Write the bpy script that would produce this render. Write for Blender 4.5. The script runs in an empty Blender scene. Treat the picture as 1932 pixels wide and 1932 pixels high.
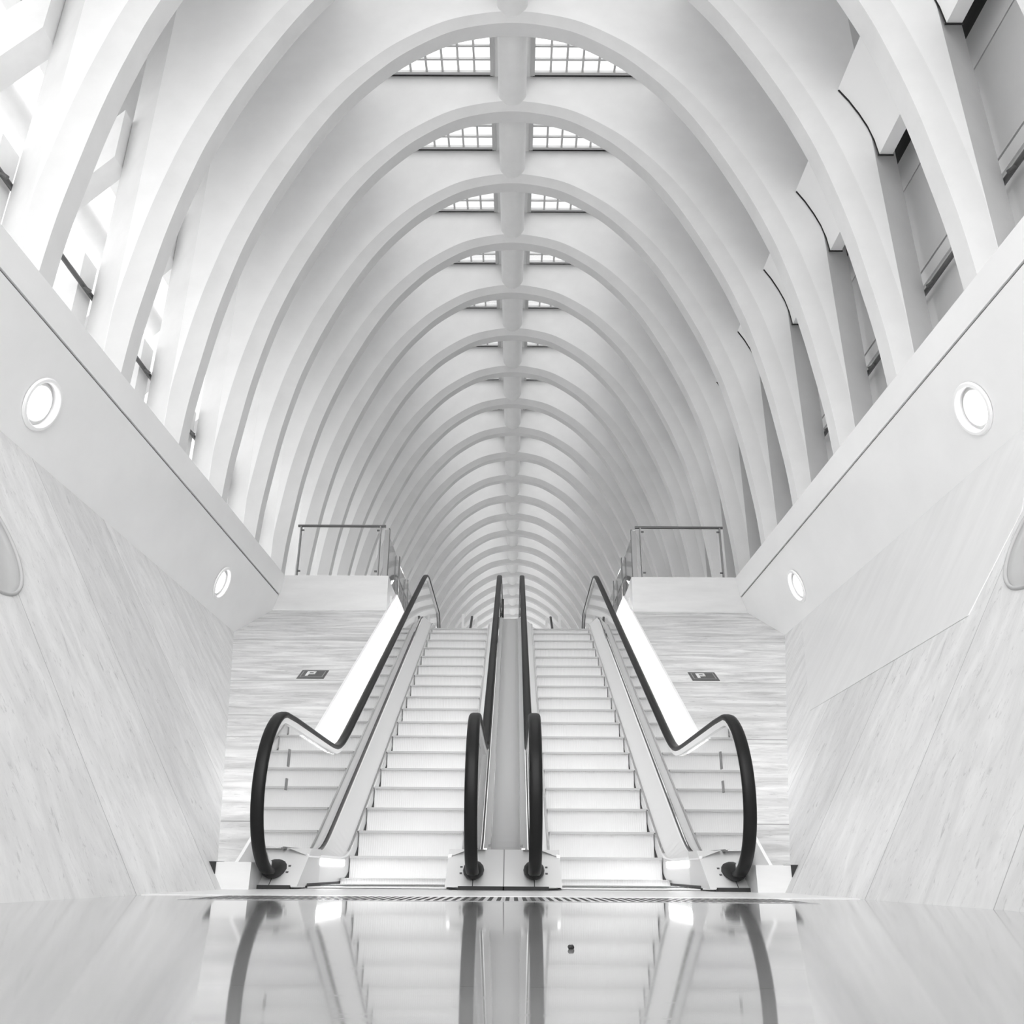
import bpy, bmesh, math, random
from mathutils import Vector, Matrix
random.seed(4)
PI = math.pi
S = bpy.context.scene
COL = S.collection

# ------------------------------------------------------------------ camera
def make_camera():
    t, roll, yaw = math.radians(22.4), math.radians(.35), math.radians(.17)
    fw = Vector((math.sin(-yaw)*math.cos(t), math.cos(yaw)*math.cos(t), math.sin(t)))
    r = fw.cross(Vector((0, 0, 1))).normalized()
    u = r.cross(fw)
    c, s = math.cos(roll), math.sin(roll)
    r2 = r*c + u*s
    u2 = -r*s + u*c
    cd = bpy.data.cameras.new('camera')
    cd.sensor_width = 36
    cd.lens = 1648/1932*36
    cd.clip_end = 300
    cd.clip_start = .01
    o = bpy.data.objects.new('camera', cd)
    M = Matrix((r2, u2, -fw)).transposed().to_4x4()
    M.translation = Vector((.06, 0, .115))
    o.matrix_world = M
    COL.objects.link(o)
    S.camera = o
make_camera()

# ------------------------------------------------------------------ world, sun, exposure
W = bpy.data.worlds.new('overcast_sky'); S.world = W
W.use_nodes = True
wn = W.node_tree
bg = wn.nodes['Background']
tc = wn.nodes.new('ShaderNodeTexCoord')
sx = wn.nodes.new('ShaderNodeVectorMath'); sx.operation = 'DOT_PRODUCT'   # brighter towards the hazy sun on the left
sx.inputs[1].default_value = (.2, -.45, .87)
ramp_w = wn.nodes.new('ShaderNodeMapRange')
ramp_w.inputs[1].default_value = .1; ramp_w.inputs[2].default_value = .9
ramp_w.inputs[3].default_value = .84; ramp_w.inputs[4].default_value = 2.9
wn.links.new(tc.outputs['Generated'], sx.inputs[0])
wn.links.new(sx.outputs['Value'], ramp_w.inputs[0])
sy = wn.nodes.new('ShaderNodeVectorMath'); sy.operation = 'DOT_PRODUCT'   # glow of the low hazy sun, ahead on the left
sy.inputs[1].default_value = (-.93, .33, .12)
rm2 = wn.nodes.new('ShaderNodeMapRange'); rm2.interpolation_type = 'SMOOTHSTEP'
rm2.inputs[1].default_value = .45; rm2.inputs[2].default_value = 1
rm2.inputs[3].default_value = 0; rm2.inputs[4].default_value = .5
ad = wn.nodes.new('ShaderNodeMath'); ad.operation = 'ADD'
wn.links.new(tc.outputs['Generated'], sy.inputs[0]); wn.links.new(sy.outputs['Value'], rm2.inputs[0])
wn.links.new(ramp_w.outputs[0], ad.inputs[0]); wn.links.new(rm2.outputs[0], ad.inputs[1])
sz = wn.nodes.new('ShaderNodeVectorMath'); sz.operation = 'DOT_PRODUCT'   # bright open hall side behind the camera
sz.inputs[1].default_value = (0, -.98, .2)
rm3 = wn.nodes.new('ShaderNodeMapRange'); rm3.interpolation_type = 'SMOOTHSTEP'
rm3.inputs[1].default_value = .3; rm3.inputs[2].default_value = 1
rm3.inputs[3].default_value = 0; rm3.inputs[4].default_value = .9
ad2 = wn.nodes.new('ShaderNodeMath'); ad2.operation = 'ADD'
wn.links.new(tc.outputs['Generated'], sz.inputs[0]); wn.links.new(sz.outputs['Value'], rm3.inputs[0])
wn.links.new(ad.outputs[0], ad2.inputs[0]); wn.links.new(rm3.outputs[0], ad2.inputs[1])
wn.links.new(ad2.outputs[0], bg.inputs[1])
bg.inputs[0].default_value = (1, 1, 1, 1)

sd = bpy.data.lights.new('hazy_sun', 'SUN'); sd.energy = .5; sd.angle = math.radians(20)
so = bpy.data.objects.new('hazy_sun', sd); COL.objects.link(so)
so.rotation_euler = Vector((.92, -.32, -.18)).to_track_quat('-Z', 'Y').to_euler()

S.view_settings.view_transform = 'Standard'
S.view_settings.look = 'None'
S.view_settings.gamma = 1
S.view_settings.exposure = .47
S.view_settings.use_curve_mapping = False
S.cycles.use_denoising = True
S.cycles.max_bounces = 12
S.cycles.diffuse_bounces = 8
S.cycles.transparent_max_bounces = 16
S.cycles.glossy_bounces = 5
S.cycles.caustics_reflective = False
S.cycles.sample_clamp_indirect = 6

# ------------------------------------------------------------------ materials
def mat(name, v, rough=.6, metal=0, spec=.5, mottle=0, mscale=3, bump=0, stretch=(1, 1, 1), streak=0, emit=0):
    m = bpy.data.materials.new(name); m.use_nodes = True
    nt = m.node_tree; b = nt.nodes['Principled BSDF']
    col = v if isinstance(v, tuple) else (v, v, v)
    b.inputs['Base Color'].default_value = (*col, 1)
    b.inputs['Roughness'].default_value = rough
    b.inputs['Metallic'].default_value = metal
    b.inputs['Specular IOR Level'].default_value = spec
    if emit:
        b.inputs['Emission Color'].default_value = (1, 1, 1, 1)
        b.inputs['Emission Strength'].default_value = emit
    if mottle or bump:
        t = nt.nodes.new('ShaderNodeTexCoord')
        mp = nt.nodes.new('ShaderNodeMapping'); mp.inputs['Scale'].default_value = stretch
        n = nt.nodes.new('ShaderNodeTexNoise'); n.inputs['Scale'].default_value = mscale
        n.inputs['Detail'].default_value = 8; n.inputs['Roughness'].default_value = .6
        nt.links.new(t.outputs['Object'], mp.inputs[0]); nt.links.new(mp.outputs[0], n.inputs['Vector'])
        if mottle:
            r = nt.nodes.new('ShaderNodeMapRange')
            r.inputs[1].default_value = .3; r.inputs[2].default_value = .7
            r.inputs[3].default_value = 1-mottle; r.inputs[4].default_value = 1+mottle*.4
            nt.links.new(n.outputs['Fac'], r.inputs[0])
            mx = nt.nodes.new('ShaderNodeVectorMath'); mx.operation = 'SCALE'
            mx.inputs[0].default_value = col
            nt.links.new(r.outputs[0], mx.inputs['Scale'])
            nt.links.new(mx.outputs[0], b.inputs['Base Color'])
        if bump:
            bp = nt.nodes.new('ShaderNodeBump'); bp.inputs['Strength'].default_value = bump
            bp.inputs['Distance'].default_value = .02
            nt.links.new(n.outputs['Fac'], bp.inputs['Height']); nt.links.new(bp.outputs[0], b.inputs['Normal'])
    return m

def stone(name, v, rough, axes, streak_scale, bw, bh, off, spots, depth=.25, mortar=.006, shift=(0, 0), msize=None, bumpy=.25):
    """slab stone: object axes chosen as (u, v); veins and pits run along v or u by streak_scale"""
    m = bpy.data.materials.new(name); m.use_nodes = True
    nt = m.node_tree; b = nt.nodes['Principled BSDF']; N = nt.nodes.new; L = nt.links.new
    b.inputs['Roughness'].default_value = rough
    t = N('ShaderNodeTexCoord'); sp = N('ShaderNodeSeparateXYZ'); L(t.outputs['Object'], sp.inputs[0])
    cb = N('ShaderNodeCombineXYZ'); L(sp.outputs[axes[0]], cb.inputs[0]); L(sp.outputs[axes[1]], cb.inputs[1])
    # brick joints
    mb = N('ShaderNodeMapping'); mb.inputs['Location'].default_value = (shift[0], shift[1], 0); L(cb.outputs[0], mb.inputs[0])
    br = N('ShaderNodeTexBrick'); L(mb.outputs[0], br.inputs['Vector'])
    br.offset = off; br.inputs['Scale'].default_value = 1
    br.inputs['Brick Width'].default_value = bw; br.inputs['Row Height'].default_value = bh
    br.inputs['Mortar Size'].default_value = mortar; br.inputs['Mortar Smooth'].default_value = .4
    br.inputs['Color1'].default_value = (.9, .9, .9, 1); br.inputs['Color2'].default_value = (1.05, 1.05, 1.05, 1)
    br.inputs['Mortar'].default_value = (.5, .5, .5, 1)
    # streaks
    ms = N('ShaderNodeMapping'); ms.inputs['Scale'].default_value = (streak_scale[0], streak_scale[1], 1)
    ms.inputs['Rotation'].default_value = (0, 0, math.radians(streak_scale[2])); L(cb.outputs[0], ms.inputs[0])
    n1 = N('ShaderNodeTexNoise'); n1.inputs['Scale'].default_value = 1; n1.inputs['Detail'].default_value = 10
    n1.inputs['Roughness'].default_value = .65; n1.inputs['Distortion'].default_value = .6; L(ms.outputs[0], n1.inputs['Vector'])
    r1 = N('ShaderNodeMapRange'); L(n1.outputs['Fac'], r1.inputs[0])
    r1.inputs[1].default_value = .32; r1.inputs[2].default_value = .68; r1.inputs[3].default_value = 1-depth; r1.inputs[4].default_value = 1.06
    n2 = N('ShaderNodeTexNoise'); n2.inputs['Scale'].default_value = 5; n2.inputs['Detail'].default_value = 12
    n2.inputs['Roughness'].default_value = .75; L(ms.outputs[0], n2.inputs['Vector'])
    r2 = N('ShaderNodeMapRange'); L(n2.outputs['Fac'], r2.inputs[0])
    r2.inputs[1].default_value = .57; r2.inputs[2].default_value = .67; r2.inputs[3].default_value = 1; r2.inputs[4].default_value = 1-spots
    n3 = N('ShaderNodeTexNoise'); n3.inputs['Scale'].default_value = 3.2; n3.inputs['Detail'].default_value = 6
    n3.inputs['Roughness'].default_value = .7; n3.inputs['Distortion'].default_value = 1.2; L(ms.outputs[0], n3.inputs['Vector'])
    r3 = N('ShaderNodeMapRange'); L(n3.outputs['Fac'], r3.inputs[0])
    r3.inputs[1].default_value = .60; r3.inputs[2].default_value = .68; r3.inputs[3].default_value = 1; r3.inputs[4].default_value = 1-spots*.9
    a0 = N('ShaderNodeMath'); a0.operation = 'MULTIPLY'; L(r1.outputs[0], a0.inputs[0]); L(r2.outputs[0], a0.inputs[1])
    a = N('ShaderNodeMath'); a.operation = 'MULTIPLY'; L(a0.outputs[0], a.inputs[0]); L(r3.outputs[0], a.inputs[1])
    vm = N('ShaderNodeVectorMath'); vm.operation = 'SCALE'; L(br.outputs['Color'], vm.inputs[0]); L(a.outputs[0], vm.inputs['Scale'])
    v2 = N('ShaderNodeVectorMath'); v2.operation = 'SCALE'; L(vm.outputs[0], v2.inputs[0]); v2.inputs['Scale'].default_value = v
    L(v2.outputs[0], b.inputs['Base Color'])
    bp = N('ShaderNodeBump'); bp.inputs['Strength'].default_value = bumpy; bp.inputs['Distance'].default_value = .01
    L(a.outputs[0], bp.inputs['Height']); L(bp.outputs[0], b.inputs['Normal'])
    return m

def glass(name, tint=.96, refl=1.0, rough=.02):
    m = bpy.data.materials.new(name); m.use_nodes = True
    nt = m.node_tree; N = nt.nodes.new; L = nt.links.new
    nt.nodes.remove(nt.nodes['Principled BSDF'])
    out = nt.nodes['Material Output']
    tr = N('ShaderNodeBsdfTransparent'); tr.inputs[0].default_value = (tint, tint, tint, 1)
    gl = N('ShaderNodeBsdfGlossy'); gl.inputs['Roughness'].default_value = rough
    fr = N('ShaderNodeFresnel'); fr.inputs['IOR'].default_value = 1.5
    ml = N('ShaderNodeMath'); ml.operation = 'MULTIPLY'; ml.inputs[1].default_value = refl
    mx = N('ShaderNodeMixShader')
    L(fr.outputs[0], ml.inputs[0]); L(ml.outputs[0], mx.inputs[0]); L(tr.outputs[0], mx.inputs[1]); L(gl.outputs[0], mx.inputs[2])
    L(mx.outputs[0], out.inputs['Surface'])
    return m

M_conc = mat('white_concrete', .92, .75, mottle=.04, mscale=2.2, bump=.05, spec=.3)
M_conc_shade = mat('white_concrete_shaded', .76, .75, mottle=.06, mscale=2.2, bump=.05, spec=.3)  # same concrete as the webs, with rib and pier shade in the colour
M_concs = mat('white_concrete_smooth', .88, .7, mottle=.04, mscale=3, spec=.3)
M_beam = mat('satin_white_beam', .92, .28, mottle=.03, mscale=2, spec=.5)
M_panel = mat('pale_panel', .95, .5)
M_wallR = mat('grey_gallery_panel', .66, .35, mottle=.05, mscale=1.5)
M_wallR2 = mat('pale_gallery_panel', .72, .4)
M_dark = mat('dark_joint', .03, .8)
M_white = mat('bright_white_cladding', .93, .35, spec=.5)
M_stoneL = stone('travertine_wall', .78, .5, (1, 2), (6.5, 2.2, -14), 1.24, 60, 0, .30, shift=(.27, 20), depth=.15, bumpy=.2, mortar=.004)
M_smooth = mat('polished_stone', .76, .4, mottle=.06, mscale=2, stretch=(1, 3, .6))
M_ramp = stone('travertine_ramp', .82, .55, (0, 1), (1.3, 9, 0), 60, 1.36, 0, .35, shift=(20, -1.26), depth=.42, mortar=.008, bumpy=.4)
M_floor = stone('polished_floor', .30, .05, (0, 1), (1.2, 5, 0), 60, .97, 0, .05, shift=(20, -.1), depth=.05, mortar=.0025, bumpy=.012)
M_rimst = mat('stone_rim', .46, .6)
M_niche_shade = mat('niche_shade_grey', .40, .4)  # shade of the niche hollow put into a grey colour
M_marble = mat('pale_marble', .76, .4, mottle=.1, mscale=1.6, stretch=(.6, 2, 3))
M_steel = mat('brushed_steel', .88, .35, metal=.15, mottle=.05, mscale=8, stretch=(1, .1, 1))
M_plate = mat('steel_floor_plate', .76, .35, metal=.15)
M_chrome = mat('polished_steel', .85, .12, metal=1)
M_deck = mat('satin_deck', .92, .45, metal=0)
M_cover = mat('grey_centre_cover', .74, .35, metal=.2)
M_rubber = mat('black_rubber', .008, .42, spec=.22)
M_boot = mat('black_boot', .006, .6)
M_step = mat('ribbed_aluminium', .90, .5, metal=.05)
M_foot = mat('dark_foot_strip', .05, .7, spec=.1)
M_grate = mat('grate_plate', .45, .15)
M_nose = mat('grey_nosing', .62, .6)
M_brush = mat('dark_brush', .10, .8)
M_rail = mat('dark_steel_rail', .16, .35, metal=.7)
M_post = mat('grey_steel_post', .30, .4, metal=.6)
M_glass = glass('balustrade_glass', .98, .9)
M_pane = glass('clear_pane', .98, .8)
M_sky = glass('skylight_glass', .97, .5)
M_frame = mat('white_skylight_frame', .58, .5)
M_lamp = mat('lamp_lens', 1, .3, emit=3.2)
M_led = mat('under_rail_light', 1, .3, emit=45)
M_strip = mat('comb_light_lens', 1, .3, emit=5)
M_sign = mat('dark_plaque', .10, .4)
M_signl = mat('plaque_symbol', .8, .4)
M_stick = mat('grey_sticker', .30, .5)
M_ext = mat('exterior_concrete', .92, .8, mottle=.05, mscale=4)
M_tarm = mat('exterior_paving', .4, .9)

M_floor.node_tree.nodes['Principled BSDF'].inputs['IOR'].default_value = 2.3
# ribbed risers: fine vertical grooves on the steps
def ribs(m, scale=95):
    nt = m.node_tree; b = nt.nodes['Principled BSDF']; N = nt.nodes.new; L = nt.links.new
    t = N('ShaderNodeTexCoord'); w = N('ShaderNodeTexWave'); w.wave_type = 'BANDS'; w.bands_direction = 'X'
    w.inputs['Scale'].default_value = scale/6.283*1.0
    L(t.outputs['Object'], w.inputs['Vector'])
    bp = N('ShaderNodeBump'); bp.inputs['Strength'].default_value = .35; bp.inputs['Distance'].default_value = .004
    L(w.outputs['Fac'], bp.inputs['Height']); L(bp.outputs[0], b.inputs['Normal'])
ribs(M_step)

# ------------------------------------------------------------------ helpers
def link(name, verts, faces, m, parent=None, smooth=0, loc=None):
    me = bpy.data.meshes.new(name)
    me.from_pydata([tuple(v) for v in verts], [], faces)
    bm = bmesh.new(); bm.from_mesh(me)
    bmesh.ops.remove_doubles(bm, verts=bm.verts, dist=1e-5)
    bmesh.ops.recalc_face_normals(bm, faces=bm.faces)
    if smooth:
        for f in bm.faces: f.smooth = True
        for e in bm.edges:
            if len(e.link_faces) == 2:
                if e.calc_face_angle(0) > math.radians(smooth): e.smooth = False
            else: e.smooth = False
    bm.to_mesh(me); bm.free()
    me.materials.append(m)
    o = bpy.data.objects.new(name, me)
    COL.objects.link(o)
    if parent: o.parent = parent
    if loc: o.location = loc
    return o

class G:
    def __init__(s): s.v = []; s.f = []
    def add(s, v, f):
        k = len(s.v); s.v += [tuple(p) for p in v]; s.f += [tuple(i+k for i in q) for q in f]; return s
    def box(s, x0, x1, y0, y1, z0, z1):
        v = [(x, y, z) for x in (x0, x1) for y in (y0, y1) for z in (z0, z1)]
        return s.add(v, [(0, 1, 3, 2), (4, 6, 7, 5), (0, 4, 5, 1), (2, 3, 7, 6), (0, 2, 6, 4), (1, 5, 7, 3)])
    def prism(s, A, B):
        """solid between two matching point rings"""
        n = len(A)
        return s.add(list(A)+list(B), [tuple(range(n)), tuple(range(2*n-1, n-1, -1))]+[(i, (i+1) % n, n+(i+1) % n, n+i) for i in range(n)])
    def xz(s, pts, y0, y1):
        return s.prism([(x, y0, z) for x, z in pts], [(x, y1, z) for x, z in pts])
    def yz(s, pts, x0, x1):
        return s.prism([(x0, y, z) for y, z in pts], [(x1, y, z) for y, z in pts])
    def tube(s, pts, r, n=10, cap=True):
        rings = []
        for i, p in enumerate(pts):
            p = Vector(p); a = Vector(pts[max(i-1, 0)]); b = Vector(pts[min(i+1, len(pts)-1)])
            t = (b-a).normalized(); h = Vector((0, 0, 1)) if abs(t.z) < .9 else Vector((1, 0, 0))
            e1 = t.cross(h).normalized(); e2 = t.cross(e1)
            rings.append([p+(e1*math.cos(2*PI*k/n)+e2*math.sin(2*PI*k/n))*r for k in range(n)])
        v = [q for g in rings for q in g]; f = []
        for i in range(len(pts)-1):
            for k in range(n): f.append((i*n+k, i*n+(k+1) % n, (i+1)*n+(k+1) % n, (i+1)*n+k))
        if cap: f += [tuple(range(n)), tuple(range(len(v)-n, len(v)))]
        return s.add(v, f)
    def grid(s, A, B):
        n = len(A)
        return s.add(list(A)+list(B), [(i, i+1, n+i+1, n+i) for i in range(n-1)])
    def make(s, name, m, parent=None, smooth=0, loc=None): return link(name, s.v, s.f, m, parent, smooth, loc)

def empty(name, label, cat, group=None, loc=(0, 0, 0)):
    o = bpy.data.objects.new(name, None); COL.objects.link(o); o.location = loc
    o.empty_display_size = .1
    o['label'] = label; o['category'] = cat
    if group: o['group'] = group
    return o
def tag(o, label, cat, group=None, kind=None):
    o['label'] = label; o['category'] = cat
    if group: o['group'] = group
    if kind: o['kind'] = kind
    return o
def struct(o, label=None):
    o['kind'] = 'structure'
    if label: o['label'] = label
    return o

K = math.tan(math.radians(30))
YN = 8.13          # where the nosing line meets the lower floor
ZL = 4.07          # upper landing
def sp(t, k=.10):
    t = t/k
    return k*t if t > 30 else k*math.log1p(math.exp(t))
def path(Y, low, high, v, k=.10):
    """flat - 30 degree incline - flat; v = height above the nosing line on the incline"""
    y1 = YN + (low-v)/K; y2 = YN + (high-v)/K
    return low + K*(sp(Y-y1, k)-sp(Y-y2, k))
def rampz(Y): return K*(Y-5.93)
def wallx(z): return 1.79+.6*z

# ------------------------------------------------------------------ big structure
# lower floor
g = G().box(-3, 3, -5, 6.2, -.2, 0)
struct(g.make('floor', M_floor), 'pale polished stone floor of the lower passage')
g = G().box(-1.79, 1.79, 4.75, 9.0, -.15, .003)
struct(g.make('floor_plate', M_plate), 'pale steel floor plate before the escalators')

# leaning side walls with a round niche, beams, lips
def bool_diff(o, cutter):
    md = o.modifiers.new('cut', 'BOOLEAN'); md.operation = 'DIFFERENCE'; md.solver = 'EXACT'; md.object = cutter
    bpy.context.view_layer.update()
    dg = bpy.context.evaluated_depsgraph_get()
    me = bpy.data.meshes.new_from_object(o.evaluated_get(dg))
    o.modifiers.clear(); old = o.data; keep = old.materials[0]; o.data = me
    me.materials.clear(); me.materials.append(keep)
    for p in me.polygons: p.material_index = 0; p.use_smooth = False
    bpy.data.objects.remove(cutter); bpy.data.meshes.remove(old)

BEAMS = {}
for s, side in ((-1, 'left'), (1, 'right')):
    g = G()
    A = [(s*wallx(0), -.3*0), ]
    sec = [(s*wallx(-.05), -.05), (s*wallx(2.98), 2.98), (s*(wallx(2.98)+.9), 2.98), (s*(wallx(-.05)+.9), -.05)]
    g.xz(sec, -4, 11.3)
    w = g.make('wall_'+side, M_stoneL)
    struct(w, 'outward leaning travertine wall with a round niche, on the %s' % side)
    # niche
    cy = 4.42 if s < 0 else 4.22; cz = 1.88
    nrm = Vector((-s, 0, .6)).normalized()
    up = Vector((s*.6, 0, 1)).normalized(); ay = Vector((0, 1, 0)); cen = Vector((s*wallx(cz), cy, cz))
    prof = [(.0001, .08), (.46, .08), (.46, -.02)]+[(.46*math.cos(math.radians(t)), -.02-.10*math.sin(math.radians(t))) for t in range(10, 90, 10)]+[(.0001, -.12)]
    nn = 64
    c = link('cut', [cen+nrm*h+ay*r*math.cos(2*PI*i/nn)+up*r*math.sin(2*PI*i/nn) for r, h in prof for i in range(nn)],
             [(p*nn+i, p*nn+(i+1) % nn, (p+1)*nn+(i+1) % nn, (p+1)*nn+i) for p in range(len(prof)-1) for i in range(nn)], M_stoneL)
    bool_diff(w, c)
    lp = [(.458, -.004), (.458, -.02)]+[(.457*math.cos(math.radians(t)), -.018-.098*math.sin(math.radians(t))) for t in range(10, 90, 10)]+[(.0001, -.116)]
    link('niche_shade', [cen+nrm*h+ay*r*math.cos(2*PI*i/nn)+up*r*math.sin(2*PI*i/nn) for r, h in lp for i in range(nn)],
         [(p*nn+i, p*nn+(i+1) % nn, (p+1)*nn+(i+1) % nn, (p+1)*nn+i) for p in range(len(lp)-1) for i in range(nn)], M_niche_shade, w, 40)  # added skin that darkens the bowl in place of real shade
    # raised rim of the niche
    ring = [Vector((s*wallx(cz), cy, cz))+Vector((0, 1, 0))*.47*math.cos(a)+up*.47*math.sin(a) for a in [2*PI*i/64 for i in range(65)]]
    G().tube(ring, .012, 8, cap=False).make('niche_rim', M_rimst, w, smooth=60)
    # satin beam above the wall
    g = G()
    near = [(3.58, 2.98), (3.33, 3.72), (3.40, 3.72), (4.5, 3.72), (4.5, 2.98)]
    g.prism([(s*x, -4, z) for x, z in near], [(s*x, 12.08, z+(.06 if z > 3.5 else 0)) for x, z in near])
    BEAMS[s] = struct(g.make('trim_%d' % (1 if s < 0 else 2), M_beam), 'smooth satin white beam with round lamps above the %s wall' % side)
    g = G()
    near = [(3.325, 3.735), (3.30, 3.88), (3.6, 3.88), (3.6, 3.735)]
    far = [(3.315, 3.795), (3.27, 4.08), (3.6, 4.08), (3.6, 3.795)]
    g.prism([(s*x, -4, z) for x, z in near], [(s*x, 12.08, z) for x, z in far])
    struct(g.make('trim_%d' % (3 if s < 0 else 4), M_beam), 'white upstand over the thin dark joint of the %s beam' % side)
    g = G(); g.prism([(s*x, -4, z) for x, z in [(3.345, 3.715), (3.345, 3.74), (3.6, 3.74), (3.6, 3.715)]],
                     [(s*x, 12.07, z) for x, z in [(3.335, 3.775), (3.335, 3.80), (3.6, 3.80), (3.6, 3.775)]])
    struct(g.make('trim_%d' % (5 if s < 0 else 6), M_dark))
    # sloping travertine ramp beside the escalators
    g = G()
    y0, y1 = 6.2, 12.1
    top = [(s*1.77, y0, rampz(y0)), (s*1.77, y1, rampz(y1)), (s*wallx(rampz(y1)+.2), y1, rampz(y1)), (s*(wallx(rampz(y0))+.1), y0, rampz(y0))]
    bot = [(x, y, z-.5) for x, y, z in top]
    g.prism(top, bot)
    struct(g.make('floor_ramp_'+side, M_ramp), 'sloping travertine surface beside the %s escalator' % side)
    # small pale block at the ramp foot
    g = G().box(*sorted((s*1.62, s*1.845)), 6.05, 6.6, 0, .165)
    struct(g.make('trim_%d' % (7 if s < 0 else 8), M_marble))
    g = G().box(*sorted((s*1.846, s*1.90)), 6.04, 6.5, 0, .168)
    struct(g.make('trim_%d' % (9 if s < 0 else 10), M_dark))
    # bright side wall between ramp and escalator
    ys = [6.2+i*.1 for i in range(0, 125)]
    topl = [(y, min(4.08, max(.165, rampz(y)+.004))) for y in ys]
    botl = [(y, max(-.1, K*(y-YN)-.5)) for y in ys]
    g = G()
    for x in (s*1.75, s*1.772):
        g.grid([(x, y, z) for y, z in topl], [(x, y, min(z, 3.2)) for y, z in botl])
    g.grid([(s*1.75, y, z) for y, z in topl], [(s*1.772, y, z) for y, z in topl])
    struct(g.make('wall_inner_'+side, M_white), 'bright white wall rising beside the %s escalator' % side)
    # upper landing with front band, then gallery slabs
    g = G().box(*sorted((s*1.775, s*3.42)), 12.1, 40, 3.90, 4.08)
    struct(g.make('floor_landing_'+side, M_marble), 'upper landing floor over the %s ramp' % side)
    g = G().box(*sorted((s*1.765, s*3.6)), 12.085, 12.4, 3.57, 4.085)
    struct(g.make('trim_%d' % (11 if s < 0 else 12), M_marble), 'pale marble fascia at the %s landing edge' % side)
    g = G().box(*sorted((s*3.6, s*4.6)), -4, 40, 3.6, 3.86 if s < 0 else 3.86)
    struct(g.make('floor_gallery_'+side, M_conc))
g = G().box(-1.775, 1.775, 16.0, 40, 3.8, 4.07)
struct(g.make('floor_upper', M_marble), 'upper floor beyond the escalators')
# smooth stone panel on the right wall
g = G()
def wp(s, y, z, off): return (s*(wallx(z)-off), y, z+off*.5)
P4 = [(4.25, 2.60), (5.0, 1.42), (7.9, 1.40), (10.2, 2.93), (4.4, 2.95)]
P4 = [(4.9, 1.50), (7.7, 1.43), (10.35, 2.97), (5.2, 2.97), (4.75, 2.1)]
g.prism([wp(1, y, z, .004) for y, z in P4], [wp(1, y, z, -.02) for y, z in P4])
struct(g.make('trim_13', M_smooth), 'smooth polished stone panel high on the right wall')

# right gallery wall with joints
X = 4.05
for i, (z0, z1, m, dx) in enumerate([(3.86, 5.58, M_wallR, .02), (5.60, 6.60, M_wallR, 0), (6.62, 6.98, M_wallR2, 0)]):
    struct(G().box(X+dx, X+.3, -4, 40, z0, z1).make('wall_right_gallery' if i == 0 else 'wall_right_gallery_%s' % ('middle', 'top')[i-1], m))
struct(G().box(X-.0, X+.3, -4, 40, 5.44, 5.575).make('trim_14', M_wallR2))
struct(G().box(X+.05, X+.3, -4, 40, 3.9, 7.3).make('trim_15', M_dark))
struct(G().box(4.3, 4.6, -4, 40, 6.9, 11.2).make('wall_right_upper', M_conc))
# upper left outer wall and roof
struct(G().box(-4.75, -4.5, -4, 40, 7.9, 11.2).make('wall_left_upper', M_ext))
for i, (a, b) in enumerate([(-4.75, -2.3), (2.3, 4.6), (-.30, .30)]):
    struct(G().box(a, b, -4, 40, 11.1, 11.35).make('ceiling' if i == 0 else 'ceiling_'+('east', 'ridge')[i-1], M_conc), 'flat white roof slab beside the skylights')

# ------------------------------------------------------------------ arch frames
Iraw = [(3.475, 3.6), (3.47, 4.1), (3.44, 4.7), (3.38, 5.25), (3.30, 5.85), (3.19, 6.42), (3.05, 6.98), (2.79, 7.72), (2.40, 8.58), (2.04, 9.19), (1.66, 9.66), (1.32, 9.98), (.85, 10.29), (.42, 10.43), (0, 10.48)]
def catmull(P, n):
    Q = [(2*P[0][0]-P[1][0], 2*P[0][1]-P[1][1])]+P+[(-P[-2][0], P[-2][1])]
    out = []
    for i in range(1, len(Q)-2):
        for k in range(n):
            t = k/n; r = []
            for d in (0, 1):
                a, b, c, e = (Q[i+j][d] for j in (-1, 0, 1, 2))
                r.append(.5*(2*b+(c-a)*t+(2*a-5*b+4*c-e)*t*t+(3*b-a-3*c+e)*t**3))
            out.append(tuple(r))
    out.append(P[-1]); return out
half = catmull(Iraw, 5)
half = [(x, z) for x, z in half]
I = half + [(-x, z) for x, z in half[-2::-1]]        # from +x foot over the crown to -x foot
def offs(pts, fn):
    out = []
    for i, (x, z) in enumerate(pts):
        a = pts[max(i-1, 0)]; b = pts[min(i+1, len(pts)-1)]
        tx, tz = b[0]-a[0], b[1]-a[1]; l = math.hypot(tx, tz)
        nx, nz = tz/l, -tx/l
        if nx*x+nz*(z-5) < 0: nx, nz = -nx, -nz
        w = fn(z); out.append((x+nx*w, z+nz*w))
    return out
O = offs(I, lambda z: .135+.065*min(1, max(0, (10.4-z)/2.5)))
O = [(max(-3.625, min(3.625, x)), z) for x, z in O]
mid = len(O)//2; O[mid] = (0, O[mid][1])
def outer(x, z):
    if z < 8.2: return (math.copysign(3.63, x), z)
    dx, dz = x, z-8.0
    if x == 0: return (0, 11.1)
    s1 = 3.63/abs(dx); s2 = 3.1/dz
    s_ = min(s1, s2); return (dx*s_, 8.0+dz*s_)
Bd = [outer(x, z) for x, z in O]
for q in (0, 1):   # put the top corners in
    idx = min(range(len(Bd)), key=lambda i: math.hypot(Bd[i][0]-(3.63 if q else -3.63), Bd[i][1]-11.1))
    Bd[idx] = (3.63 if q else -3.63, 11.1)
YF, YB = -.065, .26
def ring(P, y): return [(x, y, z) for x, z in P]
gr = G(); gr.grid(ring(O, YF), ring(I, 0)); gr.grid(ring(I, 0), ring(I, .20)); gr.grid(ring(I, .20), ring(O, YB)); gr.grid(ring(O, YB), ring(O, YF))
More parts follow.
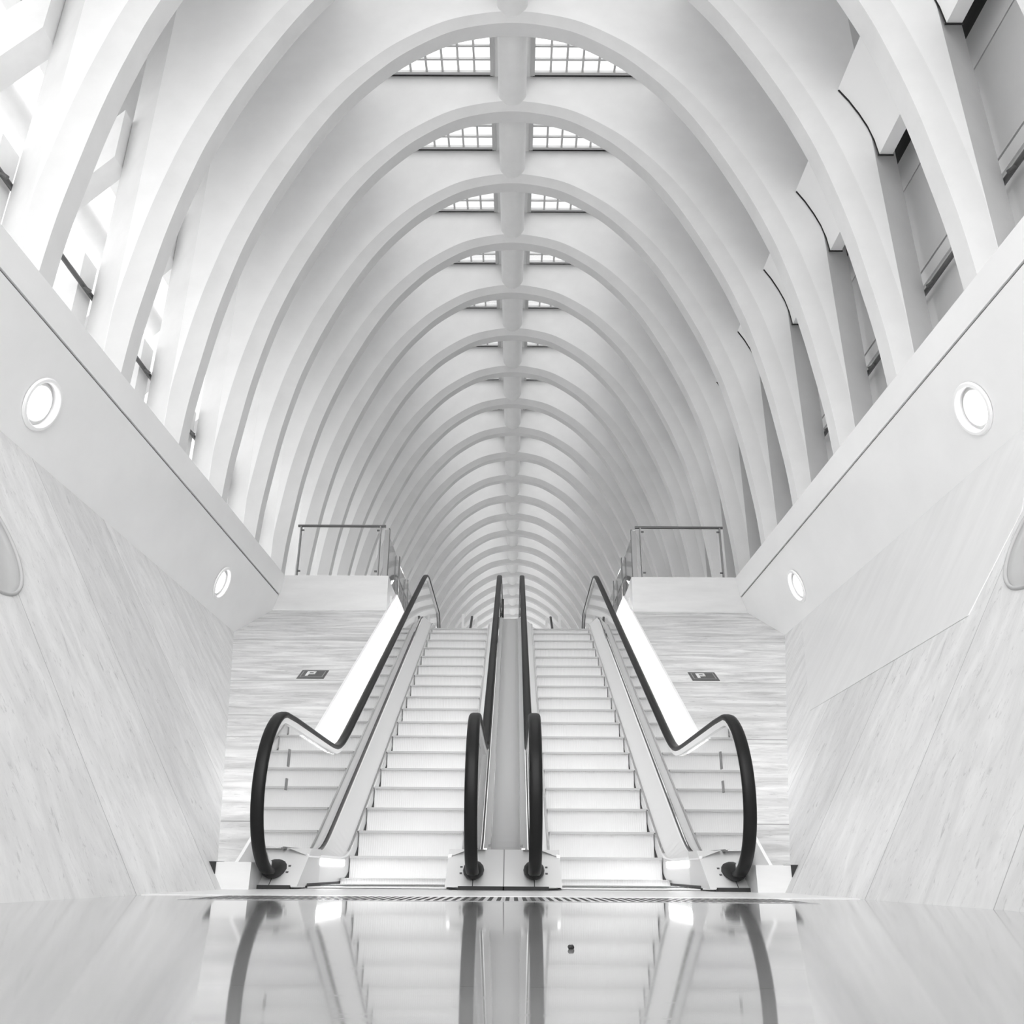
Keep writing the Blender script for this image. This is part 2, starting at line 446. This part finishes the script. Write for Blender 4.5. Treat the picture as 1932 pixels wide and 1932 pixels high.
gw = G(); gw.grid(ring(O, YF), ring(Bd, YF)); gw.grid(ring(O, YB), ring(Bd, YB)); gw.grid(ring(Bd, YF), ring(Bd, YB))
def pier(s):
    sec = [(s*3.63, YF), (s*3.965, .165), (s*3.965, YB), (s*3.63, YB)]
    return G().prism([(x, y, 3.6) for x, y in sec], [(x, y, 11.1) for x, y in sec])
ORD = ['first', 'second', 'third', 'fourth', 'fifth', 'sixth', 'seventh', 'eighth', 'ninth', 'tenth', 'eleventh', 'twelfth', 'thirteenth', 'fourteenth', 'fifteenth', 'sixteenth', 'seventeenth', 'eighteenth', 'nineteenth', 'twentieth', 'twenty-first', 'twenty-second', 'twenty-third']
BAY = 1.452; YA = 8.2
def copy_tree(o, loc):
    r = o.copy(); COL.objects.link(r); r.location = loc
    for ch in o.children:
        c = ch.copy(); COL.objects.link(c); c.parent = r
    return r
arch0 = empty('arch_frame', '', 'arch', 'white arch frames of the vault', (0, YA, 0))
gr.make('rib', M_conc_shade, arch0, smooth=30)
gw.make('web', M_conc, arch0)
for s in (-1, 1): pier(s).make('pier', M_conc_shade, arch0)
KS = list(range(-4, 22))
for k in KS:
    a = arch0 if k == 0 else copy_tree(arch0, (0, YA+BAY*k, 0))
    if k >= 0: a['label'] = 'white concrete arch frame, %s crown down from the top of the photo' % ORD[k]
    else: a['label'] = 'white concrete arch frame, %s pair of legs outside the topmost crown' % ORD[-k-1]

# ridge pipe between the crowns
rp = G().tube([(0, y, 10.755) for y in (-3, 5, 12, 20, 28, 38)], .205, 40).make('ridge_pipe', M_concs, smooth=40)
tag(rp, 'round white pipe running along the ridge under the arch crowns', 'pipe')

# skylights: one gridded pane each side of the pipe in every bay
def skylight_parts(root):
    g = G(); b = G(); p = G(); d = G()
    y0, y1 = YB, BAY+YF
    for s in (-1, 1):
        xa, xb = sorted((s*.27, s*2.3)); z0, z1 = 11.09, 11.14
        g.box(xa, xb, y0, y0+.05, z0, z1); g.box(xa, xb, y1-.085, y1-.04, z0, z1)
        g.box(*sorted((s*.27, s*.33)), y0, y1-.04, z0-.02, z1); g.box(*sorted((s*2.25, s*2.3)), y0, y1-.04, z0, z1)
        d.box(xa, xb, y1-.04, y1, 11.10, 11.12)
        for i in range(1, 9):
            x = s*(.33+i*.236); b.box(x-.016, x+.016, y0, y1-.05, z0+.01, z1)
        for j in range(1, 5):
            y = y1-.065-j*.225
            if y > y0+.05: b.box(xa, xb, y-.015, y+.015, z0+.012, z1)
        p.box(xa, xb, y0, y1, z1+.003, z1+.012)
    g.make('frame', M_frame, root); b.make('glazing_bars', M_frame, root); d.make('gasket', M_dark, root); p.make('pane', M_sky, root)
sky0 = empty('skylight', '', 'skylight', 'gridded skylights along the ridge', (0, YA, 0)); skylight_parts(sky0)
for k in range(-4, 21):
    a = sky0 if k == 0 else copy_tree(sky0, (0, YA+BAY*k, 0))
    if k >= 0: a['label'] = 'gridded flat skylight just behind the %s arch crown from the top' % ORD[k]
    else: a['label'] = 'gridded skylight above the photo, %s bay out from the topmost crown' % ORD[-k-1]
struct(G().box(-2.3, 2.3, -4, YA+BAY*-4+YB-.02, 11.1, 11.35).make('ceiling_near_blocker', M_conc))  # unseen slab added to cut the sky light near the camera
struct(G().box(-2.3, 2.3, YA+BAY*21, 40, 11.1, 11.35).make('ceiling_far', M_conc))

# curved bright strip panels between the arch frames on the right
cp = [(3.38, 7.61), (3.47, 7.45), (3.55, 7.27), (3.61, 7.10), (3.65, 6.92), (3.67, 6.73)]
sec = cp+[(3.80, 6.73), (3.79, 6.98), (3.76, 7.25), (3.70, 7.48), (3.60, 7.68)]
strip0 = G().xz(sec, YB, BAY+YF-.012).make('curved_panel', M_panel, loc=(0, YA, 0), smooth=30)
strip0['category'] = 'panel'; strip0['group'] = 'curved bright panels between the arches'
G().xz([(3.655, 6.715), (3.81, 6.715), (3.81, 6.73), (3.655, 6.73)], BAY+YF-.014, BAY+YF-.002).make('shadow_gap', M_dark, strip0)
gj = G()
gj.grid([(x-.006, BAY+YF-.004, z-.02) for x, z in cp], [(x+.02, BAY+YF-.004, z) for x, z in cp])
gj.make('joint', M_dark, strip0)
for k in range(-4, 14):
    a = strip0 if k == 0 else copy_tree(strip0, (0, YA+BAY*k, 0))
    if k >= 0: a['label'] = 'curved pale panel by the grey gallery wall, just behind the %s arch from the top' % ORD[k]
    else: a['label'] = 'curved pale panel by the grey gallery wall, %s bay outside the topmost arch' % ORD[-k-1]

struct(G().box(-4.95, -4.5, -4, 40, 7.9, 8.1).make('ceiling_eave_blocker', M_ext), 'pale eave slab added outside the open side to block the sky')  # slab added to keep zenith light off the left piers
# gallery handrails outside the piers, with brackets
for s, side in ((-1, 'left'), (1, 'right')):
    z = 5.18 if s < 0 else 5.28
    h = empty('gallery_handrail', 'dark steel handrail along the open %s gallery behind the arch legs' % ('' if s < 0 else 'panelled'), 'handrail')
    h['label'] = 'dark steel handrail running past the bright open side of the gallery' if s < 0 else 'dark steel handrail running along the grey panelled gallery wall'
    G().tube([(s*3.995, y, z) for y in (-3.5, 10, 20, 36)], .024, 12).make('rail', M_rail, h, smooth=50)
    for k in range(-3, 12):
        y = YA+BAY*k+.02
        G().tube([(s*3.99, y, z-.01), (s*3.93, y+.02, z-.05)], .018, 8).make('bracket', M_rail, h, smooth=50)

# outside on the open left: raking struts, low parapet, pipe, paving
c50, s50 = math.cos(math.radians(50)), math.sin(math.radians(50))
def rake(x0, z0, L, w, y0, y1):
    """bar going outward and down at 50 degrees; (x0, z0) is its underside start"""
    a = (x0, z0); b = (x0-L*c50, z0-L*s50)
    return [a, b, (b[0], b[1]+w), (a[0], a[1]+w)], y0, y1
strut0 = G().xz(*rake(-3.972, 6.74, 3.6, .62, .0, .255)).make('raking_strut', M_ext, loc=(0, YA, 0))
strut0['category'] = 'strut'; strut0['group'] = 'raking struts outside the open side'
for k in range(-4, 12):
    a = strut0 if k == 0 else strut0.copy()
    if k: COL.objects.link(a); a.location = (0, YA+BAY*k, 0)
    a['label'] = ('pale raking strut outside the open side, at the %s arch from the top' % ORD[k]) if k >= 0 else 'pale raking strut outside the open side, %s bay out from the topmost crown' % ORD[-k-1]
par0 = G().xz(*rake(-4.04, 4.80, 1.1, .75, .0, .255)).make('low_buttress', M_ext, loc=(0, YA, 0))
par0['category'] = 'buttress'; par0['group'] = 'low buttresses outside the open side'
for k in range(-4, 12):
    a = par0 if k == 0 else par0.copy()
    if k: COL.objects.link(a); a.location = (0, YA+BAY*k, 0)
    a['label'] = ('low pale buttress outside the open side, at the %s arch from the top' % ORD[k]) if k >= 0 else 'low pale buttress outside the open side, %s bay out from the topmost crown' % ORD[-k-1]
tag(G().tube([(-5.4, y, 7.75) for y in (-4, 10, 36)], .16, 20).make('eaves_pipe', M_ext, smooth=50), 'pale round pipe outside the open side, crossing behind the raking struts', 'pipe')
struct(G().box(-30, -4.6, -20, 60, 3.5, 3.8).make('ground', M_tarm), 'pale paving outside the open side')
struct(G().box(-4.62, -4.5, -4, 36, 3.8, 4.35).make('wall_left_parapet', M_ext))

# ------------------------------------------------------------------ round lamps on the beams
for s in (-1, 1):
    for j, y in enumerate((5.72, 10.08)):
        zc = 3.32; xc = 3.58-(zc-2.98)*(.25/.74)
        nrm = Vector((-s*.74, 0, -.25)).normalized(); up = Vector((-s*.25, 0, .74)).normalized(); ay = Vector((0, 1, 0))
        side = 'plain' if s < 0 else 'plain'
        lab = ['round white wall lamp on the %s beam, larger and nearer the camera', 'round white wall lamp on the %s beam, smaller, near the landing'][j] % ('left' if s < 0 else 'right')
        L = empty('wall_lamp', lab, 'lamp', 'round lamps on the satin beams', (s*xc, y, zc))
        def disc(r0, r1, h0, h1, n=48):
            g = G(); prof = [(0.0001, h0), (r0, h0), (r0, h0+(h1-h0)*.7), (r1, h1), (.0001, h1)]
            v = [nrm*h+ay*r*math.cos(2*PI*i/n)+up*r*math.sin(2*PI*i/n) for r, h in prof for i in range(n)]
            f = [(a*n+i, a*n+(i+1) % n, (a+1)*n+(i+1) % n, (a+1)*n+i) for a in range(len(prof)-1) for i in range(n)]
            return g.add(v, f)
        def lathe(prof, n=56):
            v = [nrm*h+ay*r*math.cos(2*PI*i/n)+up*r*math.sin(2*PI*i/n) for r, h in prof for i in range(n)]
            return G().add(v, [(a*n+i, a*n+(i+1) % n, (a+1)*n+(i+1) % n, (a+1)*n+i) for a in range(len(prof)-1) for i in range(n)])
        bm_ = BEAMS[s]
        cg = lathe([(.0001, .05), (.172, .05), (.172, -.075), (.0001, -.075)]).make('cut', M_dark); cg.location = (s*xc, y, zc)
        bool_diff(bm_, cg)
        lathe([(.170, -.07), (.170, .010), (.178, .016), (.198, .014), (.207, .004), (.207, -.003)]).make('rim', M_panel, L, smooth=30)
        lathe([(.170, -.045), (.150, -.040), (.138, -.030), (.132, -.040)]).make('reflector_ring', M_frame, L, smooth=30)
        lathe([(.133, -.038), (.10, -.028), (.05, -.022), (.0001, -.020)]).make('lens', M_lamp, L, smooth=60)

# ------------------------------------------------------------------ escalators
HX = 1.34/2+.0        # half distance between handrails
def esc_path_pts(low, high, v, y0, y1, n, k=.10): return [(y0+(y1-y0)*i/n, path(y0+(y1-y0)*i/n, low, high, v, k)) for i in range(n+1)]

def handrail_curve():
    pts = []
    # boot -> newel loop -> flat -> incline -> flat -> upper newel
    c, r = (6.28, .62), .51
    pts.append((6.50, .10))
    for i in range(0, 25):
        a = math.radians(-86-(180-6)*i/24)
        pts.append((c[0]+r*math.cos(a), c[1]+r*math.sin(a)))
    for i in range(1, 90):
        y = 6.35+(17.6-6.35)*i/90
        pts.append((y, path(y, 1.13, ZL+1.10, 1.06, .12)))
    c2 = (17.75, ZL+.59)
    for i in range(0, 20):
        a = math.radians(90-(176)*i/19)
        pts.append((c2[0]+.51*math.cos(a), c2[1]+.51*math.sin(a)))
    pts.append((17.5, ZL+.05))
    return pts
HR = handrail_curve()
def inplane(P):
    out = []
    for i in range(len(P)):
        a = P[max(i-1, 0)]; b = P[min(i+1, len(P)-1)]
        t = Vector((b[0]-a[0], b[1]-a[1])).normalized(); out.append((-t.y, t.x))
    return out
HN = inplane(HR)      # points outward (up on the flat part when the path runs towards +y)

def sweep(P, Nn, sec, xc, cap=True):
    """sec: list of (dx, dn) around the path"""
    g = G(); n = len(sec); v = []
    for (y, z), (ny, nz) in zip(P, Nn):
        for dx, dn in sec: v.append((xc+dx, y+ny*dn, z+nz*dn))
    f = [(i*n+k, i*n+(k+1) % n, (i+1)*n+(k+1) % n, (i+1)*n+k) for i in range(len(P)-1) for k in range(n)]
    if cap: f += [tuple(range(n)), tuple(range(len(v)-n, len(v)))]
    return g.add(v, f)

STEP_W = .955
N_STEP = 18; RISE = ZL/N_STEP; GO = RISE/K
def escalator(xc, sgn, label):
    """xc: centre; sgn: direction of the outer side"""
    R = empty('escalator', label, 'escalator', 'pair of escalators', (xc, 6.2, 0))
    def P(g, name, m, smooth=0, parent=R):
        o = g.make(name, m, parent, smooth); o.location = (-xc, -6.2, 0) if parent is R else (0, 0, 0)
        return o
    xo = sgn*1.36; xi = sgn*.39              # outer and inner step edge
    ho = sgn*1.55; hi = sgn*.205             # handrail lines
    # steps
    lo, hi_x = sorted((xo, xi)); lo += .006; hi_x -= .006
    for k in range(-2, N_STEP+3):
        y = YN+GO*(k-1)+.02
        z1 = path(y+GO*.5, .016, ZL, .11, .12); z0 = path(y-GO*.5, .016, ZL, .11, .12)
        if z1 <= .017: z1 = .017
        g = G(); pr = []
        h = max(z1-z0, .004)
        for i in range(11):
            u = i/10; pr.append((y+.05*u*(1-u)**.55*1.3+.018*(1-u)-.012*(u > .93), z0-.01+(h+.01)*u))
        pr2 = pr+[(y+GO+.02, z1), (y+GO+.02, z1-.06), (y+.10, z0-.06)]
        g.yz(pr2, lo, hi_x)
        o = P(g, 'step', M_step, smooth=25)
        if h > .05: G().box(lo+.002, hi_x-.002, y-.017, y-.010, z1-.020, z1-.001).make('nosing_line', M_nose, o)
    # comb plate
    P(G().box(lo, hi_x, 6.55, 7.0, .0065, .014), 'comb_plate', M_plate)
    for side, xe, xh, q in (('outer', xo, ho, sgn), ('inner', xi, hi, -sgn)):
        Y0 = 6.55; nn = 110; Y1 = 17.2
        low = esc_path_pts(.008, ZL-.01, -.06, Y0, Y1, nn)
        st = esc_path_pts(.035, ZL+.03, .055, Y0, Y1, nn)
        sk = esc_path_pts(.215, ZL+.14, .215, Y0, Y1, nn)
        dk = esc_path_pts(.265, ZL+.22, .39, Y0, Y1, nn)
        xg = xh-q*.03
        # dark brush line, skirt, chrome edge, inner deck
        P(G().grid([(xe, y, z) for y, z in low], [(xe, y, z) for y, z in st]).grid([(xe+q*.01, y, z) for y, z in low], [(xe+q*.01, y, z) for y, z in st]), 'skirt_brush', M_brush)
        P(G().grid([(xe+q*.004, y, z) for y, z in st], [(xe+q*.004, y, z) for y, z in sk]), 'skirt', M_steel)
        P(sweep(sk, [(0, 1)]*len(sk), [(q*.0, -.012), (q*.022, -.006), (q*.024, .012), (q*.004, .010)], xe), 'skirt_edge', M_chrome, 40)
        g = G().grid([(xe+q*.02, y, z) for y, z in sk], [(xg, y, z) for y, z in dk])
        P(g, 'inner_deck', M_deck)
        # glass base channel
        P(sweep(dk, [(0, 1)]*len(dk), [(-.012, -.012), (.014, -.012), (.014, .006), (-.012, .006)], xh), 'glass_channel', M_rail)
        # outer deck
        xw = sgn*1.748 if side == 'outer' else sgn*.13
        P(G().grid([(xh+q*.02, y, z-.005) for y, z in dk], [(xw, y, z-.005) for y, z in dk]), 'outer_deck', M_deck if side == 'inner' else M_white)
        # glass balustrade
        up = [(y+ny*-.05, z+nz*-.05) for (y, z), (ny, nz) in zip(HR, HN)][3:-2]
        g = G(); pts = []
        ylow = [(y, path(y,   .265, ZL+.22, .39)) for y in [up[0][0]+(up[-1][0]-up[0][0])*i/120 for i in range(121)]]
        # split: loop part is a fan, then strip by matching y
        def zl(y): return path(y,   .265, ZL+.22, .39)
        loop = [p for p in up if p[0] < 6.40 and p[1] < 1.2]
        main = [p for p in up if 6.40 <= p[0] <= 17.6 and p[1] > zl(p[0])+.4]
        top = [p for p in up if p[0] > 17.6 or (p[0] > 17 and p not in main)]
        for x in (xh-.006, xh+.006):
            A = [(x, y, z) for y, z in main]; B = [(x, y, zl(y)) for y, z in main]
            g.grid(A, B)
            f0 = [(x, y, z) for y, z in loop if z > .235]; c0 = (x, main[0][0], zl(main[0][0]))
            fan = f0+[A[0]]
            for i in range(len(fan)-1): g.add([fan[i], fan[i+1], c0], [(0, 1, 2)])
            f1 = [A[-1]]+[(x, y, z) for y, z in top if z > ZL+.2]; c1 = (x, main[-1][0], zl(main[-1][0]))
            for i in range(len(f1)-1): g.add([f1[i], f1[i+1], c1], [(0, 1, 2)])
        P(g, 'glass_panel', M_glass)
        # steel guide under the handrail and the handrail itself
        P(sweep(HR[3:-2], HN[3:-2], [(-.022, -.055), (.022, -.055), (.03, -.018), (-.03, -.018)], xh), 'rail_guide', M_chrome, 30)
        if side == 'outer': P(sweep([p for p in HR[29:96]], HN[29:96], [(q*.014, -.062), (q*.026, -.060), (q*.026, -.055), (q*.014, -.057)] , xh), 'rail_light', M_led)
        sec = [(-.030, -.018), (.030, -.018), (.041, -.008), (.042, .006), (.034, .018), (.016, .023), (-.016, .023), (-.034, .018), (-.042, .006), (-.041, -.008)]
        P(sweep(HR, HN, sec, xh), 'handrail', M_rubber, 50)
        # black rubber boot where the handrail enters the newel box
        bo = []
        for i, (yy, r_) in enumerate([(6.22, .03), (6.25, .055), (6.32, .068), (6.42, .072), (6.52, .06), (6.56, .03)]):
            bo.append([(xh+r_*1.0*math.cos(a), yy, .125+(i-2.5)*.006+r_*.85*math.sin(a)) for a in [2*PI*j/14 for j in range(14)]])
        g = G(); vv = [p for rr in bo for p in rr]
        g.add(vv, [(i*14+k, i*14+(k+1) % 14, (i+1)*14+(k+1) % 14, (i+1)*14+k) for i in range(5) for k in range(14)]+[tuple(range(14)), tuple(range(70, 84))])
        P(g, 'boot', M_boot, 60)
        # slanted newel box with a dark foot strip and screws
        a, b = sorted((xh+q*.15, xh-q*.14)) if side == 'outer' else sorted((xh+q*.205, xh-q*.09))
        a2, b2 = sorted((xe+q*.002, xh+q*(.15 if side == 'outer' else .205)))
        g = G(); g.yz([(6.26, .02), (6.63, .262), (6.95, .262), (6.95, .02)], a2, b2)
        nb = P(g, 'newel_box', M_plate)
        P(G().box(a-.004, b+.004, 6.235, 6.28, .0035, .027), 'foot_strip', M_foot)
        P(G().add([(xh-.003, 6.262, .022), (xh+.003, 6.262, .022), (xh+.003, 6.40, .116), (xh-.003, 6.40, .116)], [(0, 1, 2, 3)]), 'seam', M_brush)
        xs_ = xh-q*.085
        for zz in (.105, .145):
            yy = 6.26+(zz-.02)/(.242)*.37-.004
            P(G().box(xs_-.008, xs_+.008, yy-.004, yy+.01, zz-.006, zz+.006), 'screw', M_brush)
        # comb light near the foot of the outer skirt
        if side == 'outer':
            P(G().box(*sorted((xe-q*.002, xe+q*.006)), 6.95, 7.95, .155, .200), 'comb_light', M_strip)
            # stickers on the glass near the newel
            for (z0, z1) in ((.80, .92), (.64, .72)):
                P(G().box(xh-.010, xh+.010, 6.42, 6.47, z0, z1), 'sticker', M_stick)
    return R
escalator(.875, 1, 'escalator on the right of the grey centre cover, black handrails and glass sides')
escalator(-.875, -1, 'escalator on the left of the grey centre cover, black handrails and glass sides')

# centre cover between the inner balustrades
cc = empty('centre_cover', 'narrow grey sheet cover between the two inner escalator handrails', 'cover', None, (0, 6.3, 0))
Y0, Y1, nn = 6.64, 17.2, 100
top = [(Y0+(Y1-Y0)*i/nn, path(Y0+(Y1-Y0)*i/nn, .25, ZL+.2, .36)) for i in range(nn+1)]
g = G(); g.grid([(-.13, y, z) for y, z in top], [(.13, y, z) for y, z in top])
o = g.make('sheet', M_cover, cc); o.location = (0, -6.3, 0)
for s in (-1, 1):
    o = sweep(top, [(0, 1)]*len(top), [(-.012, -.02), (.012, -.02), (.012, .02), (-.012, .02)], s*.135).make('edge_trim', M_chrome, cc, 30); o.location = (0, -6.3, 0)
for y in (9.0, 9.9, 12.2, 14.2):
    z = path(y, .225, ZL+.2, .34)
    o = G().prism([(-.13, y, z+.003), (.13, y, z+.003), (.13, y+.02, z+.003+.02*K), (-.13, y+.02, z+.003+.02*K)], [(-.13, y, z-.01), (.13, y, z-.01), (.13, y+.02, z-.01), (-.13, y+.02, z-.01)]).make('sheet_joint', M_chrome, cc); o.location = (0, -6.3, 0)
o = G().yz([(6.257, .02), (6.627, .263), (6.66, .263), (6.66, .02)], -.004, .004).make('front_seam', M_post, cc); o.location = (0, -6.3, 0)
tag(G().box(-.245, -.215, 8.18, 8.21, 1.0, 1.03).make('sensor_box', M_dark), 'tiny black sensor box on the inner left glass above the centre cover', 'sensor')

# top of escalators: small signal and dark strip between handrails
tag(G().box(-.0, .045, 17.0, 17.06, 4.63, 4.70).make('signal_box', M_dark), 'tiny black square signal at the top end of the centre cover', 'signal')
tag(G().box(-.165, -.135, 16.2, 16.25, 4.52, 4.98).make('signal_strip', M_dark), 'thin upright black strip beside the inner handrail at the top', 'signal')
# guide posts on the upper floor
for s in (-1, 1):
    who = 'left' if s < 0 else 'right'
    for j, (x, y, z1, w) in enumerate([(1.14, 20.0, 5.75, .03), (.83, 20.0, 5.68, .025)]):
        o = G().box(s*x-w, s*x+w, y, y+.05, 4.07, z1).make('guide_post', mat('white_post_%d%d' % (j, s > 0), .95, .4))
        tag(o, 'small white post on the upper floor, %s of the pair beside the %s crest' % (('outer', 'inner')[j], who), 'post', 'white guide posts at the crest')
    g = G().tube([(s*1.03, 19.6, 4.07), (s*.97, 19.8, 5.2), (s*.92, 19.9, 5.66)], .028, 8)
    tag(g.make('leaning_handrail', M_rail), 'short dark leaning handrail seen over the %s escalator crest' % who, 'handrail')

# ------------------------------------------------------------------ glass railings on the landings
for s in (-1, 1):
    who = 'left' if s < 0 else 'right'
    R = empty('glass_railing', 'clear glass railing with dark top rail at the %s landing edge' % who, 'railing', None, (s*2.5, 12.16, 4.085))
    def Q(g, n, m, sm=0, R=R):
        o = g.make(n, m, R, sm); o.location = (-s*2.5, -12.16, -4.085); return o
    Q(G().tube([(s*3.17, 12.16, 4.885), (s*1.86, 12.16, 4.885)], .020, 12), 'top_rail', M_rail, 50)
    for x in (3.12, 1.935):
        Q(G().box(s*x-.008, s*x+.008, 12.12, 12.19, 4.08, 4.87), 'post', M_post)
        d = -1 if x > 2 else 1
        for z in (4.81, 4.17):
            Q(G().tube([(s*x, 12.14, z), (s*(x+d*.05), 12.14, z)], .014, 8), 'clamp', M_rail, 50)
    Q(G().box(*sorted((s*3.07, s*1.98)), 12.135, 12.147, 4.12, 4.845), 'pane', M_pane)
    R2 = empty('side_railing', 'glass railing with flat dark posts going back beside the %s escalator' % who, 'railing', None, (s*1.83, 12.2, 4.085))
    def Q2(g, n, m, sm=0, R=R2):
        o = g.make(n, m, R, sm); o.location = (-s*1.83, -12.2, -4.085); return o
    for y in (12.16, 13.42, 14.65, 15.9):
        Q2(G().prism([(s*1.80, y, 4.08), (s*1.815, y, 4.08), (s*1.815, y+.10, 4.08), (s*1.80, y+.10, 4.08)],
                     [(s*1.80, y+.01, 4.86), (s*1.815, y+.01, 4.86), (s*1.815, y+.07, 4.86), (s*1.80, y+.07, 4.86)]), 'post', M_rail)
    Q2(G().box(*sorted((s*1.80, s*1.87)), 12.155, 12.17, 4.08, 4.83), 'end_plate', M_post)
    Q2(G().tube([(s*1.86, 12.18, 4.845), (s*1.86, 16.4, 4.845)], .02, 12), 'top_rail', M_chrome, 50)
    Q2(G().box(*sorted((s*1.84, s*1.852)), 12.25, 16.3, 4.12, 4.82), 'pane', M_pane)

# ------------------------------------------------------------------ plaques on the ramps
for s in (-1, 1):
    who = 'left' if s < 0 else 'right'
    xc, y0, y1 = s*2.155, 9.475, 9.72
    R = empty('plaque', 'dark framed plaque with a pale P symbol on the %s travertine slope' % who, 'sign', 'plaques on the slopes', (xc, y0, rampz(y0)))
    def slab(x0, x1, ya, yb, h, n, m, bot=-.004, R=R):
        q = [(x0, ya), (x1, ya), (x1, yb), (x0, yb)]
        nz, ny = math.cos(math.radians(30)), -math.sin(math.radians(30))
        g = G().prism([(x-xc, y-y0+ny*h, rampz(y)-rampz(y0)+nz*h) for x, y in q], [(x-xc, y-y0+ny*bot, rampz(y)-rampz(y0)+nz*bot) for x, y in q])
        return g.make(n, m, R)
    slab(xc-.148, xc+.148, y0, y1, .006, 'plate', mat('plaque_dark_%d' % (s+1), .09, .4))
    M_b = mat('plaque_line_%d' % (s+1), .30, .4)
    for q in ((xc-.12, xc+.12, y0+.035, y0+.045), (xc-.12, xc+.12, y1-.035, y1-.03), (xc-.125, xc-.115, y0+.035, y1-.03), (xc+.115, xc+.125, y0+.035, y1-.03)):
        slab(*q, .008, 'border_line', M_b)
    g = [(xc-.075, xc-.045, y0+.07, y1-.045), (xc-.045, xc+.02, y1-.068, y1-.045), (xc-.045, xc+.02, y0+.118, y0+.138), (xc+.0, xc+.022, y0+.118, y1-.045)]
    for q in g: slab(*q, .010, 'symbol_stroke', M_signl)

# ------------------------------------------------------------------ drain grate and a crumb on the floor
dg = empty('drain_grate', 'slotted floor drain running across before the escalators', 'drain', None, (0, 4.25, 0))
G().box(-1.35, 1.35, 4.0, 4.72, .0004, .0012).make('channel_plate', M_grate, dg).location = (0, -4.25, 0)
sl = []
x = -1.31; proto = None
while x < 1.32:
    if proto is None:
        proto = G().box(-.009, .009, -.18, .38, .0012, .0018).make('slot', M_dark, dg); proto.location = (x, 0, 0)
    else:
        c = proto.copy(); COL.objects.link(c); c.parent = dg; c.location = (x, 0, 0)
    x += .0385
bm = bmesh.new(); bmesh.ops.create_icosphere(bm, subdivisions=2, radius=.0055)
for v in bm.verts: v.co *= random.uniform(.75, 1.2); v.co.z *= .7
me = bpy.data.meshes.new('crumb'); bm.to_mesh(me); bm.free(); me.materials.append(M_dark)
cr = bpy.data.objects.new('pebble', me); COL.objects.link(cr); cr.location = (.155, 1.58, .003)
tag(cr, 'tiny dark pebble lying on the polished floor', 'pebble')
